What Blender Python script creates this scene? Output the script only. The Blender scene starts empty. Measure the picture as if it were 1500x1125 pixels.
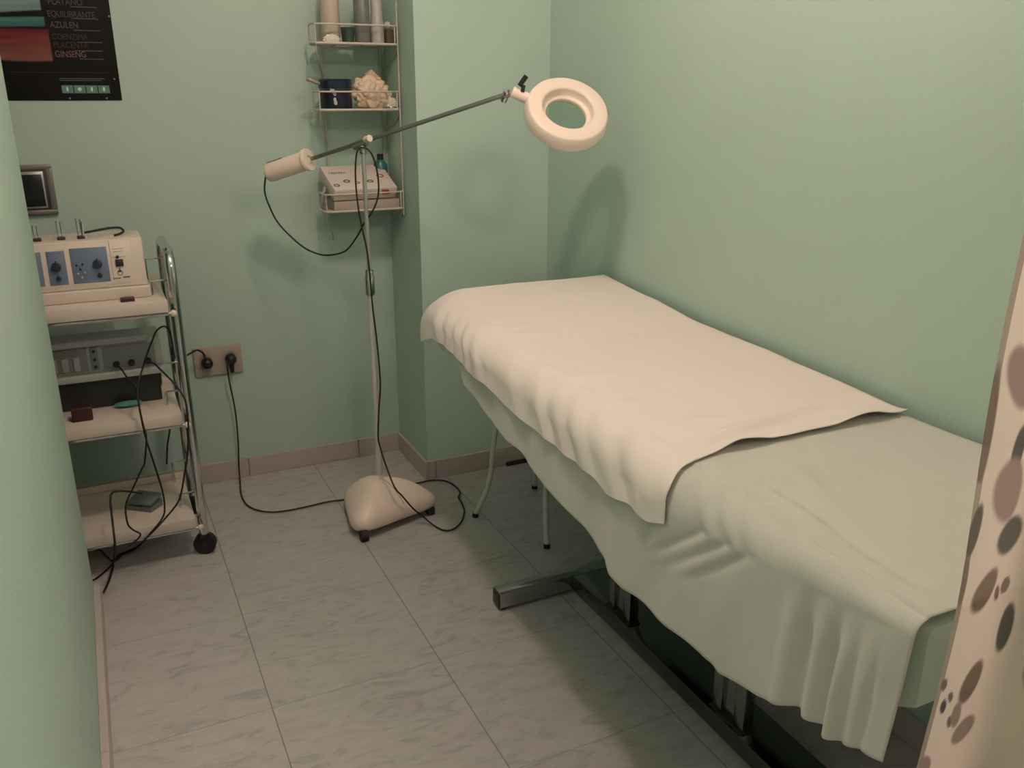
import bpy, bmesh, math, random
from mathutils import Vector, Matrix, noise
S = bpy.context.scene
C = S.collection
# ------------------------------------------------------------------ camera
cam_d = bpy.data.cameras.new('camera'); cam = bpy.data.objects.new('camera', cam_d); C.objects.link(cam)
YAW, PITCH, ROLL, FPX, CAM_H = 0.449346, 0.328044, 0.002778, 1267.585, 1.36
_sy, _cy, _sp, _cp = math.sin(YAW), math.cos(YAW), math.sin(PITCH), math.cos(PITCH)
FW = Vector((_sy*_cp, _cy*_cp, -_sp)); R0 = Vector((_cy, -_sy, 0)); U0 = R0.cross(FW)
RT = R0*math.cos(ROLL)+U0*math.sin(ROLL); UP = -R0*math.sin(ROLL)+U0*math.cos(ROLL)
cam.matrix_world = Matrix(((RT.x, UP.x, -FW.x, 0), (RT.y, UP.y, -FW.y, 0), (RT.z, UP.z, -FW.z, CAM_H), (0, 0, 0, 1)))
cam_d.sensor_width = 36; cam_d.sensor_fit = 'HORIZONTAL'; cam_d.lens = 36*FPX/1500; cam_d.clip_start = .02
S.camera = cam
# ------------------------------------------------------------------ world, exposure
W = bpy.data.worlds.new('world'); S.world = W; W.use_nodes = True
W.node_tree.nodes['Background'].inputs[0].default_value = (1.0, .86, .76, 1)
W.node_tree.nodes['Background'].inputs[1].default_value = .12
S.view_settings.view_transform = 'Standard'; S.view_settings.look = 'None'
S.view_settings.gamma = 1; S.view_settings.use_curve_mapping = False
S.view_settings.exposure = 0.0
LAMP_POS = Vector((.57, 1.52, 2.38)); LAMP_STRENGTH = 142; LAMP_COL = (1.0, .715, .615)

# ------------------------------------------------------------------ materials
def lin(r, g, b):
    f = lambda c: (c/255/12.92) if c/255 <= .04045 else ((c/255+.055)/1.055)**2.4
    return (f(r), f(g), f(b))
def mat(name, col, rough=.5, metal=0, var=.0, scale=8, bump=0, bscale=60, spec=.5, trans=0, alpha=1, emit=None, sheen=0):
    m = bpy.data.materials.new(name); m.use_nodes = True
    nt = m.node_tree; b = nt.nodes['Principled BSDF']
    b.inputs['Base Color'].default_value = (*col, 1); b.inputs['Roughness'].default_value = rough
    b.inputs['Metallic'].default_value = metal; b.inputs['Specular IOR Level'].default_value = spec
    b.inputs['Transmission Weight'].default_value = trans; b.inputs['Alpha'].default_value = alpha
    if sheen: b.inputs['Sheen Weight'].default_value = sheen
    tc = nt.nodes.new('ShaderNodeTexCoord')
    if var:
        n = nt.nodes.new('ShaderNodeTexNoise'); n.inputs['Scale'].default_value = scale; n.inputs['Detail'].default_value = 4
        mx = nt.nodes.new('ShaderNodeMix'); mx.data_type = 'RGBA'
        mx.inputs[6].default_value = (*[c*(1-var) for c in col], 1); mx.inputs[7].default_value = (*[min(1, c*(1+var)) for c in col], 1)
        nt.links.new(tc.outputs['Object'], n.inputs['Vector']); nt.links.new(n.outputs[0], mx.inputs[0]); nt.links.new(mx.outputs[2], b.inputs['Base Color'])
    if bump:
        n2 = nt.nodes.new('ShaderNodeTexNoise'); n2.inputs['Scale'].default_value = bscale; n2.inputs['Detail'].default_value = 5
        bp = nt.nodes.new('ShaderNodeBump'); bp.inputs['Strength'].default_value = bump; bp.inputs['Distance'].default_value = .01
        nt.links.new(tc.outputs['Object'], n2.inputs['Vector']); nt.links.new(n2.outputs[0], bp.inputs['Height']); nt.links.new(bp.outputs[0], b.inputs['Normal'])
    if emit:
        b.inputs['Emission Color'].default_value = (*emit[0], 1); b.inputs['Emission Strength'].default_value = emit[1]
    return m
PAINT = (.455, .61, .53)
M = {
 'wall': mat('mint_paint', PAINT, .62, var=.035, scale=3.5, bump=.10, bscale=180, spec=.3),
 'ceil': mat('ceiling_paint', (.72, .74, .70), .8, bump=.05),
 'base': mat('skirting_tile', (.50, .44, .41), .35, var=.10, scale=14),
 'cream': mat('cream_plastic', (.90, .765, .665), .33, var=.02, scale=5),
 'creamw': mat('ivory_plastic', (.76, .68, .56), .35, var=.02, scale=5),
 'whitebox': mat('off_white_plastic', (.66, .60, .52), .42, var=.03, scale=6),
 'laminate': mat('white_laminate', (.68, .61, .53), .38, var=.04, scale=7),
 'chrome': mat('chrome', (.62, .63, .62), .13, 1, bump=.015, bscale=12),
 'chromed': mat('dark_chrome', (.42, .43, .43), .16, 1),
 'beam': mat('black_chrome', (.16, .165, .16), .14, 1),
 'steel': mat('satin_steel', (.30, .31, .29), .30, 1, var=.05),
 'greytube': mat('grey_tube', (.42, .44, .43), .38, .5, var=.04),
 'whitetube': mat('white_tube', (.62, .62, .60), .4, var=.03),
 'black': mat('black_plastic', (.012, .012, .012), .42, var=.2),
 'rubber': mat('black_rubber', (.010, .010, .010), .6, bump=.05),
 'cord': mat('black_cord', (.009, .009, .008), .5, var=.2),
 'darkred': mat('dark_red_plastic', (.055, .014, .010), .45, var=.2),
 'blue': mat('slate_blue_panel', (.135, .19, .28), .45, var=.06, scale=20),
 'bluedk': mat('dark_blue_knob', (.018, .030, .045), .35, var=.1),
 'navy': mat('navy_box', (.008, .015, .036), .35, var=.2),
 'greyp': mat('grey_green_case', (.40, .43, .40), .45, var=.04),
 'greypan': mat('grey_panel', (.24, .27, .24), .5, var=.05),
 'greybtn': mat('pale_grey_button', (.45, .45, .42), .5, var=.05),
 'charcoal': mat('charcoal_case', (.035, .040, .038), .5, var=.1),
 'teal': mat('teal_sponge', (.10, .32, .27), .85, bump=.3, var=.1),
 'brown': mat('dark_brown_wood', (.055, .018, .012), .5, var=.2, scale=40),
 'pedal': mat('grey_green_pedal', (.15, .20, .18), .5, var=.06),
 'vinyl': mat('mint_green_vinyl', (.50, .67, .57), .38, var=.05, bump=.06, bscale=90),
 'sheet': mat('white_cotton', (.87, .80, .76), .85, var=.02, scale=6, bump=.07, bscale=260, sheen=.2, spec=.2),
 'sheet2': mat('darker_white_cotton', (.60, .605, .555), .85, var=.03, scale=6, bump=.07, bscale=260, sheen=.2, spec=.2),  # cotton of the lower sheet, darker and greyer than the upper one
 'socket': mat('beige_socket_plate', (.43, .37, .32), .35, var=.02),
 'frame': mat('taupe_frame', (.22, .21, .18), .4, .3, var=.06),
 'silver': mat('silver_line', (.45, .46, .46), .3, .7),
 'darkpic': mat('dark_screen', (.010, .014, .016), .25),
 'wire': mat('cream_wire', (.52, .48, .41), .42, var=.05),
 'bag': mat('cream_plastic_bag', (.72, .57, .42), .5, var=.10, scale=22, bump=.35, bscale=70),
 'bagw': mat('white_tissue', (.72, .69, .60), .8, var=.06, scale=22, bump=.3, bscale=70),
 'bottlebg': mat('beige_plastic_bottle', (.50, .44, .37), .4, var=.06),
 'greencup': mat('dark_green_pot', (.035, .075, .048), .4, var=.1),
 'jar': mat('smoky_grey_jar', (.17, .19, .17), .2, var=.08),
 'bottlegr': mat('pale_grey_bottle', (.42, .43, .40), .35, var=.05),
 'boxbrown': mat('brown_carton', (.10, .065, .045), .7, var=.15),
 'carton': mat('white_carton', (.68, .62, .55), .6, var=.03),
 'cartonbg': mat('beige_carton', (.40, .34, .29), .6, var=.06),
 'red': mat('faded_red_print', (.45, .10, .10), .6),
 'darkprint': mat('grey_brown_print', (.13, .10, .08), .6),
 'tealb': mat('teal_bottle', (.03, .16, .14), .3, var=.1),
 'tprint_w': mat('grey_lettering', (.12, .125, .11), .6),
 'tprint_g': mat('grey_green_lettering', (.055, .068, .050), .6),
 'tprint_b': mat('grey_blue_lettering', (.075, .088, .082), .6),
 'tprint_r': mat('dark_maroon_lettering', (.042, .018, .017), .6),
 'tprint_p': mat('dusty_pink_lettering', (.19, .095, .085), .6),
 'ticon': mat('teal_print', (.11, .24, .21), .6),
 'dirt': mat('dark_rubber_bar', (.02, .018, .016), .7),
}
def glass_mat():
    m = bpy.data.materials.new('lens_glass'); m.use_nodes = True; nt = m.node_tree
    nt.nodes.clear(); o = nt.nodes.new('ShaderNodeOutputMaterial'); mx = nt.nodes.new('ShaderNodeMixShader')
    t = nt.nodes.new('ShaderNodeBsdfTransparent'); g = nt.nodes.new('ShaderNodeBsdfGlossy'); fr = nt.nodes.new('ShaderNodeFresnel')
    t.inputs[0].default_value = (.88, .94, .90, 1); g.inputs['Roughness'].default_value = .05; fr.inputs[0].default_value = 1.5
    mx.inputs[0].default_value = .05; nt.links.new(t.outputs[0], mx.inputs[1]); nt.links.new(g.outputs[0], mx.inputs[2]); nt.links.new(mx.outputs[0], o.inputs[0])
    return m
M['lens'] = glass_mat()
def floor_mat():
    m = bpy.data.materials.new('marbled_floor_tile'); m.use_nodes = True; nt = m.node_tree; b = nt.nodes['Principled BSDF']
    N = nt.nodes.new; L = nt.links.new
    geo = N('ShaderNodeNewGeometry'); sep = N('ShaderNodeSeparateXYZ'); L(geo.outputs['Position'], sep.inputs[0])
    def M_(op, a, bb=None):
        n = N('ShaderNodeMath'); n.operation = op
        for i, v in enumerate((a, bb)):
            if v is None: continue
            if isinstance(v, (int, float)): n.inputs[i].default_value = v
            else: L(v, n.inputs[i])
        return n.outputs[0]
    T = .4160
    gl = []; ids = []
    for ax, o, wd in (('X', .2210, .0013), ('Y', .0702, .0010)):
        q = M_('DIVIDE', M_('SUBTRACT', sep.outputs[ax], o), T)
        fl = M_('FLOOR', q); ids.append(fl)
        fr = M_('SUBTRACT', q, fl)
        e = M_('MULTIPLY', M_('MINIMUM', fr, M_('SUBTRACT', 1.0, fr)), T)
        gl.append(M_('LESS_THAN', e, wd))
    grout = M_('MAXIMUM', gl[0], M_('MULTIPLY', gl[1], .6))
    cmb = N('ShaderNodeCombineXYZ'); L(M_('MULTIPLY', ids[0], 3.7), cmb.inputs[0]); L(M_('MULTIPLY', ids[1], 5.3), cmb.inputs[1])
    add = N('ShaderNodeVectorMath'); add.operation = 'ADD'; L(geo.outputs['Position'], add.inputs[0]); L(cmb.outputs[0], add.inputs[1])
    n1 = N('ShaderNodeTexNoise'); n1.inputs['Scale'].default_value = 9; n1.inputs['Detail'].default_value = 7; n1.inputs['Roughness'].default_value = .62; n1.inputs['Distortion'].default_value = 1.6
    mp = N('ShaderNodeMapping'); mp.inputs['Rotation'].default_value = (0, 0, .5); mp.inputs['Scale'].default_value = (1, 2.6, 1)
    L(add.outputs[0], mp.inputs[0]); L(mp.outputs[0], n1.inputs['Vector'])
    cr = N('ShaderNodeValToRGB'); els = cr.color_ramp.elements
    els[0].position = .32; els[0].color = (.37, .365, .355, 1); els[1].position = .66; els[1].color = (.52, .51, .50, 1)
    e = els.new(.47); e.color = (.475, .465, .455, 1)
    L(n1.outputs[0], cr.inputs[0])
    mx = N('ShaderNodeMix'); mx.data_type = 'RGBA'; L(grout, mx.inputs[0]); L(cr.outputs[0], mx.inputs[6]); mx.inputs[7].default_value = (.22, .21, .20, 1)
    L(mx.outputs[2], b.inputs['Base Color'])
    b.inputs['Roughness'].default_value = .38; b.inputs['Specular IOR Level'].default_value = .35
    bp = N('ShaderNodeBump'); bp.inputs['Strength'].default_value = .25; bp.inputs['Distance'].default_value = .002
    L(M_('SUBTRACT', 1.0, grout), bp.inputs['Height']); L(bp.outputs[0], b.inputs['Normal'])
    return m
M['floor'] = floor_mat()
def print_mat(name, rough=.35, cloth=False):
    m = bpy.data.materials.new(name); m.use_nodes = True; nt = m.node_tree; b = nt.nodes['Principled BSDF']
    a = nt.nodes.new('ShaderNodeVertexColor'); a.layer_name = 'print'
    nt.links.new(a.outputs[0], b.inputs['Base Color']); b.inputs['Roughness'].default_value = rough; b.inputs['Specular IOR Level'].default_value = .2
    if cloth:
        o = nt.nodes['Material Output']
        tr = nt.nodes.new('ShaderNodeBsdfTranslucent'); tp = nt.nodes.new('ShaderNodeBsdfTransparent')
        m1 = nt.nodes.new('ShaderNodeMixShader'); m2 = nt.nodes.new('ShaderNodeMixShader')
        nt.links.new(a.outputs[0], tr.inputs[0]); m1.inputs[0].default_value = .24
        nt.links.new(b.outputs[0], m1.inputs[1]); nt.links.new(tr.outputs[0], m1.inputs[2])
        m2.inputs[0].default_value = .10
        nt.links.new(m1.outputs[0], m2.inputs[1]); nt.links.new(tp.outputs[0], m2.inputs[2]); nt.links.new(m2.outputs[0], o.inputs[0])
    return m
M['posterp'] = print_mat('printed_poster', .4)
M['curtainp'] = print_mat('sheer_printed_fabric', .9, True)

# ------------------------------------------------------------------ mesh helpers
class MB:
    def __init__(s): s.bm = bmesh.new()
    def box(s, x0, x1, y0, y1, z0, z1, bev=0, seg=2, mtx=None):
        g = bmesh.ops.create_cube(s.bm, size=1)['verts']
        for v in g: v.co = Vector((x0+(v.co.x+.5)*(x1-x0), y0+(v.co.y+.5)*(y1-y0), z0+(v.co.z+.5)*(z1-z0)))
        if bev:
            ed = list({e for v in g for e in v.link_edges})
            r = bmesh.ops.bevel(s.bm, geom=ed, offset=bev, segments=seg, profile=.5, affect='EDGES')
            g = list(set(r['verts']) | {v for v in g if v.is_valid})
        if mtx: bmesh.ops.transform(s.bm, matrix=mtx, verts=g)
        return s
    def tube(s, pts, r, seg=10, smooth=0, closed=False, caps=True):
        P = [Vector(p) for p in pts]
        if smooth: P = crom(P, smooth, closed)
        n = len(P); rs = r if isinstance(r, (list, tuple)) else [r]*n
        if len(rs) != n: rs = [rs[min(len(rs)-1, int(i*len(rs)/n))] for i in range(n)]
        rings = []; nrm = None
        for i in range(n):
            a = P[(i-1) % n] if (i > 0 or closed) else P[i]; b = P[(i+1) % n] if (i < n-1 or closed) else P[i]
            t = (b-a).normalized() if (b-a).length > 1e-9 else Vector((0, 0, 1))
            if nrm is None:
                nrm = t.orthogonal().normalized()
            nrm = (nrm-t*nrm.dot(t)); nrm = nrm.normalized() if nrm.length > 1e-6 else t.orthogonal().normalized()
            bi = t.cross(nrm)
            rings.append([s.bm.verts.new(P[i]+(nrm*math.cos(2*math.pi*k/seg)+bi*math.sin(2*math.pi*k/seg))*rs[i]) for k in range(seg)])
        for i in range(n if closed else n-1):
            A, B = rings[i], rings[(i+1) % n]
            for k in range(seg): s.bm.faces.new((A[k], A[(k+1) % seg], B[(k+1) % seg], B[k]))
        if caps and not closed: s.bm.faces.new(rings[0][::-1]); s.bm.faces.new(rings[-1])
        return s
    def lathe(s, prof, seg=32, mtx=None, closed=False):
        rings = []
        for r, z in prof:
            if r < 1e-6: rings.append([s.bm.verts.new((0, 0, z))])
            else: rings.append([s.bm.verts.new((r*math.cos(2*math.pi*k/seg), r*math.sin(2*math.pi*k/seg), z)) for k in range(seg)])
        prs = list(zip(rings[:-1], rings[1:]))
        if closed: prs.append((rings[-1], rings[0]))
        for A, B in prs:
            for k in range(seg):
                k2 = (k+1) % seg
                if len(A) == 1 and len(B) == 1: continue
                if len(A) == 1: s.bm.faces.new((A[0], B[k2], B[k]))
                elif len(B) == 1: s.bm.faces.new((A[k], A[k2], B[0]))
                else: s.bm.faces.new((A[k], A[k2], B[k2], B[k]))
        if mtx: bmesh.ops.transform(s.bm, matrix=mtx, verts=[v for r_ in rings for v in r_])
        return s
    def prism(s, poly, z0, z1, mtx=None):
        a = [s.bm.verts.new((x, y, z0)) for x, y in poly]; b = [s.bm.verts.new((x, y, z1)) for x, y in poly]
        s.bm.faces.new(a[::-1]); s.bm.faces.new(b); n = len(poly)
        for i in range(n): s.bm.faces.new((a[i], a[(i+1) % n], b[(i+1) % n], b[i]))
        if mtx: bmesh.ops.transform(s.bm, matrix=mtx, verts=a+b)
        return s
    def sphere(s, c, r, seg=16, sc=(1, 1, 1)):
        g = bmesh.ops.create_uvsphere(s.bm, u_segments=seg, v_segments=seg//2+2, radius=r)['verts']
        for v in g: v.co = Vector((v.co.x*sc[0]+c[0], v.co.y*sc[1]+c[1], v.co.z*sc[2]+c[2]))
        return s
    def build(s, name, m, parent=None, smooth=40, label=None, cat=None, group=None, kind=None, solid=0):
        bmesh.ops.recalc_face_normals(s.bm, faces=s.bm.faces)
        me = bpy.data.meshes.new(name); s.bm.to_mesh(me); s.bm.free()
        o = bpy.data.objects.new(name, me); C.objects.link(o); me.materials.append(M[m] if isinstance(m, str) else m)
        if smooth: me.shade_smooth(); me.set_sharp_from_angle(angle=math.radians(smooth))
        if solid: md = o.modifiers.new('thickness', 'SOLIDIFY'); md.thickness = solid; md.offset = 0
        if parent:
            o.parent = parent; o.matrix_parent_inverse = parent.matrix_basis.inverted()
        tag(o, label, cat, group, kind)
        return o
def crom(P, k, closed=False):
    out = []; n = len(P)
    for i in range(n if closed else n-1):
        g = lambda j: P[j % n] if closed else P[max(0, min(n-1, j))]
        a, b, c, d = g(i-1), g(i), g(i+1), g(i+2)
        for j in range(k):
            t = j/k; out.append(.5*((2*b)+(c-a)*t+(2*a-5*b+4*c-d)*t*t+(3*b-a-3*c+d)*t**3))
    if not closed: out.append(P[-1].copy())
    return out
def tag(o, label=None, cat=None, group=None, kind=None):
    if label: o['label'] = label
    if cat: o['category'] = cat
    if group: o['group'] = group
    if kind: o['kind'] = kind
    return o
def empty(name, loc, label, cat, group=None):
    o = bpy.data.objects.new(name, None); C.objects.link(o); o.location = loc; o.empty_display_size = .05
    return tag(o, label, cat, group)
def text(name, s, size, m, parent, mtx, depth=.0004, align='LEFT', sx=1):
    cu = bpy.data.curves.new(name, 'FONT'); cu.body = s; cu.size = size; cu.extrude = depth; cu.align_x = align
    t = bpy.data.objects.new(name+'_tmp', cu); C.objects.link(t); bpy.context.view_layer.update()
    me = bpy.data.meshes.new_from_object(t.evaluated_get(bpy.context.evaluated_depsgraph_get())); bpy.data.objects.remove(t)
    me.transform(mtx @ Matrix.Diagonal((sx, 1, 1, 1))); me.materials.clear(); me.materials.append(M[m]); me.name = name
    o = bpy.data.objects.new(name, me); C.objects.link(o); o.parent = parent; o.matrix_parent_inverse = parent.matrix_basis.inverted()
    return o
def face_y(x, y, z):   # local xy drawn on a vertical plane facing -y
    return Matrix.Translation((x, y, z)) @ Matrix.Rotation(math.pi/2, 4, 'X')
def along(a, d):
    return Matrix.Translation(a) @ Vector(d).to_track_quat('Z', 'Y').to_matrix().to_4x4()
def interp(tab, t):
    if t <= tab[0][0]: return tab[0][1]
    for (a, va), (b, vb) in zip(tab, tab[1:]):
        if t <= b:
            k = (t-a)/(b-a); k = k*k*(3-2*k)*.4+k*.6
            return va+(vb-va)*k
    return tab[-1][1]
def sstep(a, b, x):
    t = max(0, min(1, (x-a)/(b-a))); return t*t*(3-2*t)
def nz(x, y, z=0): return noise.noise(Vector((x, y, z)))

# ------------------------------------------------------------------ the room
YB, YC, XC, XR, XL = 3.068, 2.752, .984, 1.466, -.135
ZC = 2.58
def struct(mb, name, m): return mb.build(name, m, kind='structure', smooth=0)
struct(MB().box(-1.35, 1.70, -1.2, 3.25, -.12, 0), 'floor', 'floor')
struct(MB().box(-1.35, 1.70, -1.2, 3.25, ZC, ZC+.1), 'ceiling', 'ceil')
struct(MB().box(-1.35, XC, YB, YB+.12, 0, ZC), 'wall_back', 'wall')
struct(MB().box(XC, XR, YC, YB+.12, 0, ZC), 'wall_pillar', 'wall')
struct(MB().box(XR, XR+.12, -1.2, YB+.12, 0, ZC), 'wall_right', 'wall')
struct(MB().box(XL-.14, XL, -1.2, 2.37, 0, ZC, .006, 3), 'wall_left', 'wall')
struct(MB().box(-1.22, -1.10, 2.37, YB, 0, ZC), 'wall_alcove', 'wall')
struct(MB().box(-1.22, XL-.14, 2.25, 2.37, 0, ZC), 'wall_recess', 'wall')
def skirting(name, x0, y0, x1, y1, nx, ny, first=.2, h=.073, th=.010):
    L_ = math.hypot(x1-x0, y1-y0); dx, dy = (x1-x0)/L_, (y1-y0)/L_; mb = MB(); a = 0; b = first
    while a < L_-1e-4:
        b = min(b, L_); p, q = a+.0008, b-.0008
        xs = [x0+dx*p, x0+dx*q, x0+dx*p+nx*th, x0+dx*q+nx*th]; ys = [y0+dy*p, y0+dy*q, y0+dy*p+ny*th, y0+dy*q+ny*th]
        mb.box(min(xs), max(xs), min(ys), max(ys), 0, h, .0022, 2)
        a, b = b, b+.416
    return struct(mb, name, 'base')
skirting('baseboard_back', -1.10, YB, XC, YB, 0, -1, .25)
skirting('baseboard_pillar_side', XC, YC-.01, XC, YB-.01, -1, 0, .33)
skirting('baseboard_pillar_front', XC, YC, XR, YC, 0, -1, .03)
skirting('baseboard_right', XR, -1.2, XR, YC-.01, -1, 0, .3)
skirting('baseboard_left', XL, -1.2, XL, 2.362, 1, 0, .36, th=.017)

# ------------------------------------------------------------------ ceiling lamp that lights the room
cl = empty('ceiling_lamp', (LAMP_POS.x, LAMP_POS.y, ZC), 'small round ceiling lamp with a glowing globe above the room', 'ceiling lamp')
MB().lathe([(0, ZC), (.085, ZC), (.085, ZC-.018), (.03, ZC-.03), (.022, ZC-.06), (.022, LAMP_POS.z+.068), (0, LAMP_POS.z+.068)], 32,
  Matrix.Translation((LAMP_POS.x, LAMP_POS.y, 0))).build('ceiling_mount', 'creamw', cl)
M['globe'] = mat('glowing_globe', (.9, .9, .85), .5, emit=(LAMP_COL, LAMP_STRENGTH))
MB().sphere(LAMP_POS, .075, 32).build('globe', 'globe', cl)

fill_lamp = empty('ceiling_lamp', (1.17, -.55, ZC), 'unseen flat ceiling panel added as fill light for the curtain and bed front', 'ceiling lamp')  # unseen panel, added to brighten the curtain and the front of the room
MB().box(.95, 1.39, -.85, -.25, ZC-.05, ZC, .004).build('fill_housing', 'creamw', fill_lamp)
M['panel'] = mat('fill_light_panel', (.9, .9, .85), .5, emit=((1.0, .76, .67), 40))
MB().box(.97, 1.37, -.83, -.27, ZC-.056, ZC-.049).build('fill_diffuser', 'panel', fill_lamp)

# ------------------------------------------------------------------ treatment bed
bed = empty('treatment_bed', (1.115, 1.45, 0), 'mint green treatment bed on a chrome base along the right wall', 'bed')
BL, BR, Y0, Y1 = .835, 1.440, .625, 2.352
TZ = [(.60, .733), (.95, .733), (1.15, .733), (1.30, .740), (1.42, .743), (1.56, .750), (1.80, .755), (2.05, .775), (2.36, .797)]
def top_z(y): return interp(TZ, y)
def edge_x(y): return interp([(.60, .858), (.80, .845), (1.2, .828), (2.0, .826), (2.2, .832), (2.36, .850)], y)
def edge_r(y): return interp([(.60, .018), (.75, .040), (1.1, .068), (2.0, .078), (2.36, .125)], y)
def chrome_box(x0, x1, y0, y1, z0, z1, name, bev=.003):
    return MB().box(x0, x1, y0, y1, z0, z1, bev, 2).build(name, 'chromed', bed)
for yy in (1.858, .70):
    ft = chrome_box(.862, 1.395, yy, yy+.046, .010, .056, 'base_foot')
    for xx in (.862, 1.395):
        MB().box(xx-.002, xx+.002, yy+.002, yy+.044, .012, .054, .001).build('end_cap', 'black', ft)
        xm = xx+(.018 if xx < 1 else -.018)
        MB().lathe([(0, 0), (.014, 0), (.014, .008), (.010, .012), (0, .012)], 16, Matrix.Translation((xm, yy+.023, 0))).build('rubber_pad', 'rubber', ft)
MB().box(1.090, 1.195, .746, 1.858, .010, .056, .003, 2).build('floor_beam', 'beam', bed)
for a, b in ((1.585, 1.690), (1.145, 1.250)):
    mb = MB()
    mb.box(1.100, 1.128, a, a+.032, .056, .56, .002).box(1.100, 1.128, b-.032, b, .056, .56, .002)
    mb.box(1.108, 1.120, a+.030, b-.030, .056, .56)
    po = mb.build('post', 'chromed', bed)
    MB().box(1.096, 1.132, a-.004, b+.004, .054, .060, .001).build('post_foot_plate', 'black', po)
MB().box(BL+.10, BR-.06, .72, 1.90, .545, .568, .004).box(BL+.12, BL+.15, .72, 1.9, .568, .60, .003).box(BR-.09, BR-.06, .72, 1.9, .568, .60, .003).build('frame', 'black', bed)
def pad(y0, y1, zb0, zb1, name):
    mb = MB(); n = 24; rings = []
    for i in range(n+1):
        y = y0+(y1-y0)*i/n; zt = top_z(y)-.010; zb = zb0+(zb1-zb0)*i/n; r = .055; ring = []
        e = min(i, n-i); rr = .02 if e == 0 else 0
        e_ = edge_x(y)+.024; r = max(.012, edge_r(y)-.004); r = min(r, zt-zb-.02, .55*(zt-.64)); pts = [(e_+rr, zb+rr), (BR-rr, zb+rr)]
        for k in range(7): a = k/6*math.pi/2; pts.append((BR-.02-rr+.02*math.cos(a), zt-.02-rr+.02*math.sin(a)))
        for k in range(9): a = math.pi/2+k/8*math.pi/2; pts.append((e_+r+rr+r*math.cos(a), zt-r-rr+r*math.sin(a)))
        rings.append([mb.bm.verts.new((x, y, z)) for x, z in pts])
    for A, B in zip(rings, rings[1:]):
        for k in range(len(A)): mb.bm.faces.new((A[k], A[(k+1) % len(A)], B[(k+1) % len(A)], B[k]))
    mb.bm.faces.new(rings[0]); mb.bm.faces.new(rings[-1][::-1])
    return mb.build(name, 'vinyl', bed)
pad(Y0, 1.70, .560, .600, 'leg_cushion')
pad(1.715, Y1, .640, .695, 'backrest_cushion')

# sheets
random.seed(4)
HEM_LO = [(.60, .530), (.635, .520), (.695, .502), (.758, .500), (.839, .478), (.918, .462), (.935, .471), (.972, .473), (1.107, .470), (1.189, .468), (1.231, .475), (1.255, .500), (1.354, .518), (1.511, .539), (1.662, .572), (1.825, .589), (1.96, .63), (2.092, .672), (2.36, .70)]
HEM_UP = [(1.03, .652), (1.086, .652), (1.137, .633), (1.177, .638), (1.269, .632), (1.332, .646), (1.429, .648), (1.606, .652), (1.815, .668), (1.904, .675), (2.115, .697), (2.22, .690), (2.30, .668), (2.36, .645)]
def ridge(y, c, w): return math.exp(-((y-c)/w)**2)
def fold_lo(y, d):
    w = y+.06*nz(y*3, d*3, 21)
    v = 1.3*nz(w*5.5+.8*d, 1.7*d, 3)+.40*math.sin(2*math.pi*(w/.215+1.1*d)+1.0)+.7*nz(w*15-2.5*d, d*3, 7)
    g = min(1, d/.07)*(1-sstep(.84, 1.0, y))
    u = y+.10*(d-.1)*sstep(.62, .9, y)
    v += g*(-1.5*ridge(u, .772, .013)-1.7*ridge(u, .722, .011)-1.3*ridge(u, .683, .009)-.8*ridge(u, .652, .007)+1.0*ridge(u, .80, .014)+1.1*ridge(u, .747, .011)+1.0*ridge(u, .702, .009))
    m = (1-min(1, d/.11))
    u = y-1.3*d
    v += .6*m*(-1.2*ridge(u, .90, .014)-1.0*ridge(u, .955, .012)-1.1*ridge(u, 1.01, .013)+.9*ridge(u, .928, .012)+.8*ridge(u, .985, .012))
    return v
def fold_up(y, d):
    h = sstep(1.85, 2.05, y)
    u = y+.9*d
    v = 1.5*nz(u*7, d*2, 11)+.8*nz(u*17, d*3, 12)*(1-h)
    for c, w, s in ((1.235, .020, -1.3), (1.29, .020, .9), (1.345, .014, -1.0), (1.39, .014, .9), (1.43, .013, -1.3), (1.47, .014, 1.0), (1.515, .012, -1.0), (1.555, .012, .7), (1.63, .02, -.7), (1.69, .018, .6)):
        v += .58*s*ridge(u, c, w*1.25)
    u = y+.35*d
    for c, w, s in ((1.86, .016, -.9), (1.90, .012, .9), (1.935, .011, -1.1), (1.965, .010, .9), (1.995, .010, -1.1), (2.03, .011, 1.0), (2.065, .010, -.9), (2.10, .011, .9), (2.14, .012, -1.1), (2.19, .012, .8), (2.235, .014, -.9)):
        v += .42*s*ridge(u, c+.006*math.sin(c*91), w*1.3)
    v += 1.3*ridge(y, 1.165, .030)
    return v*(1-.75*sstep(2.25, 2.33, y))
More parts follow.
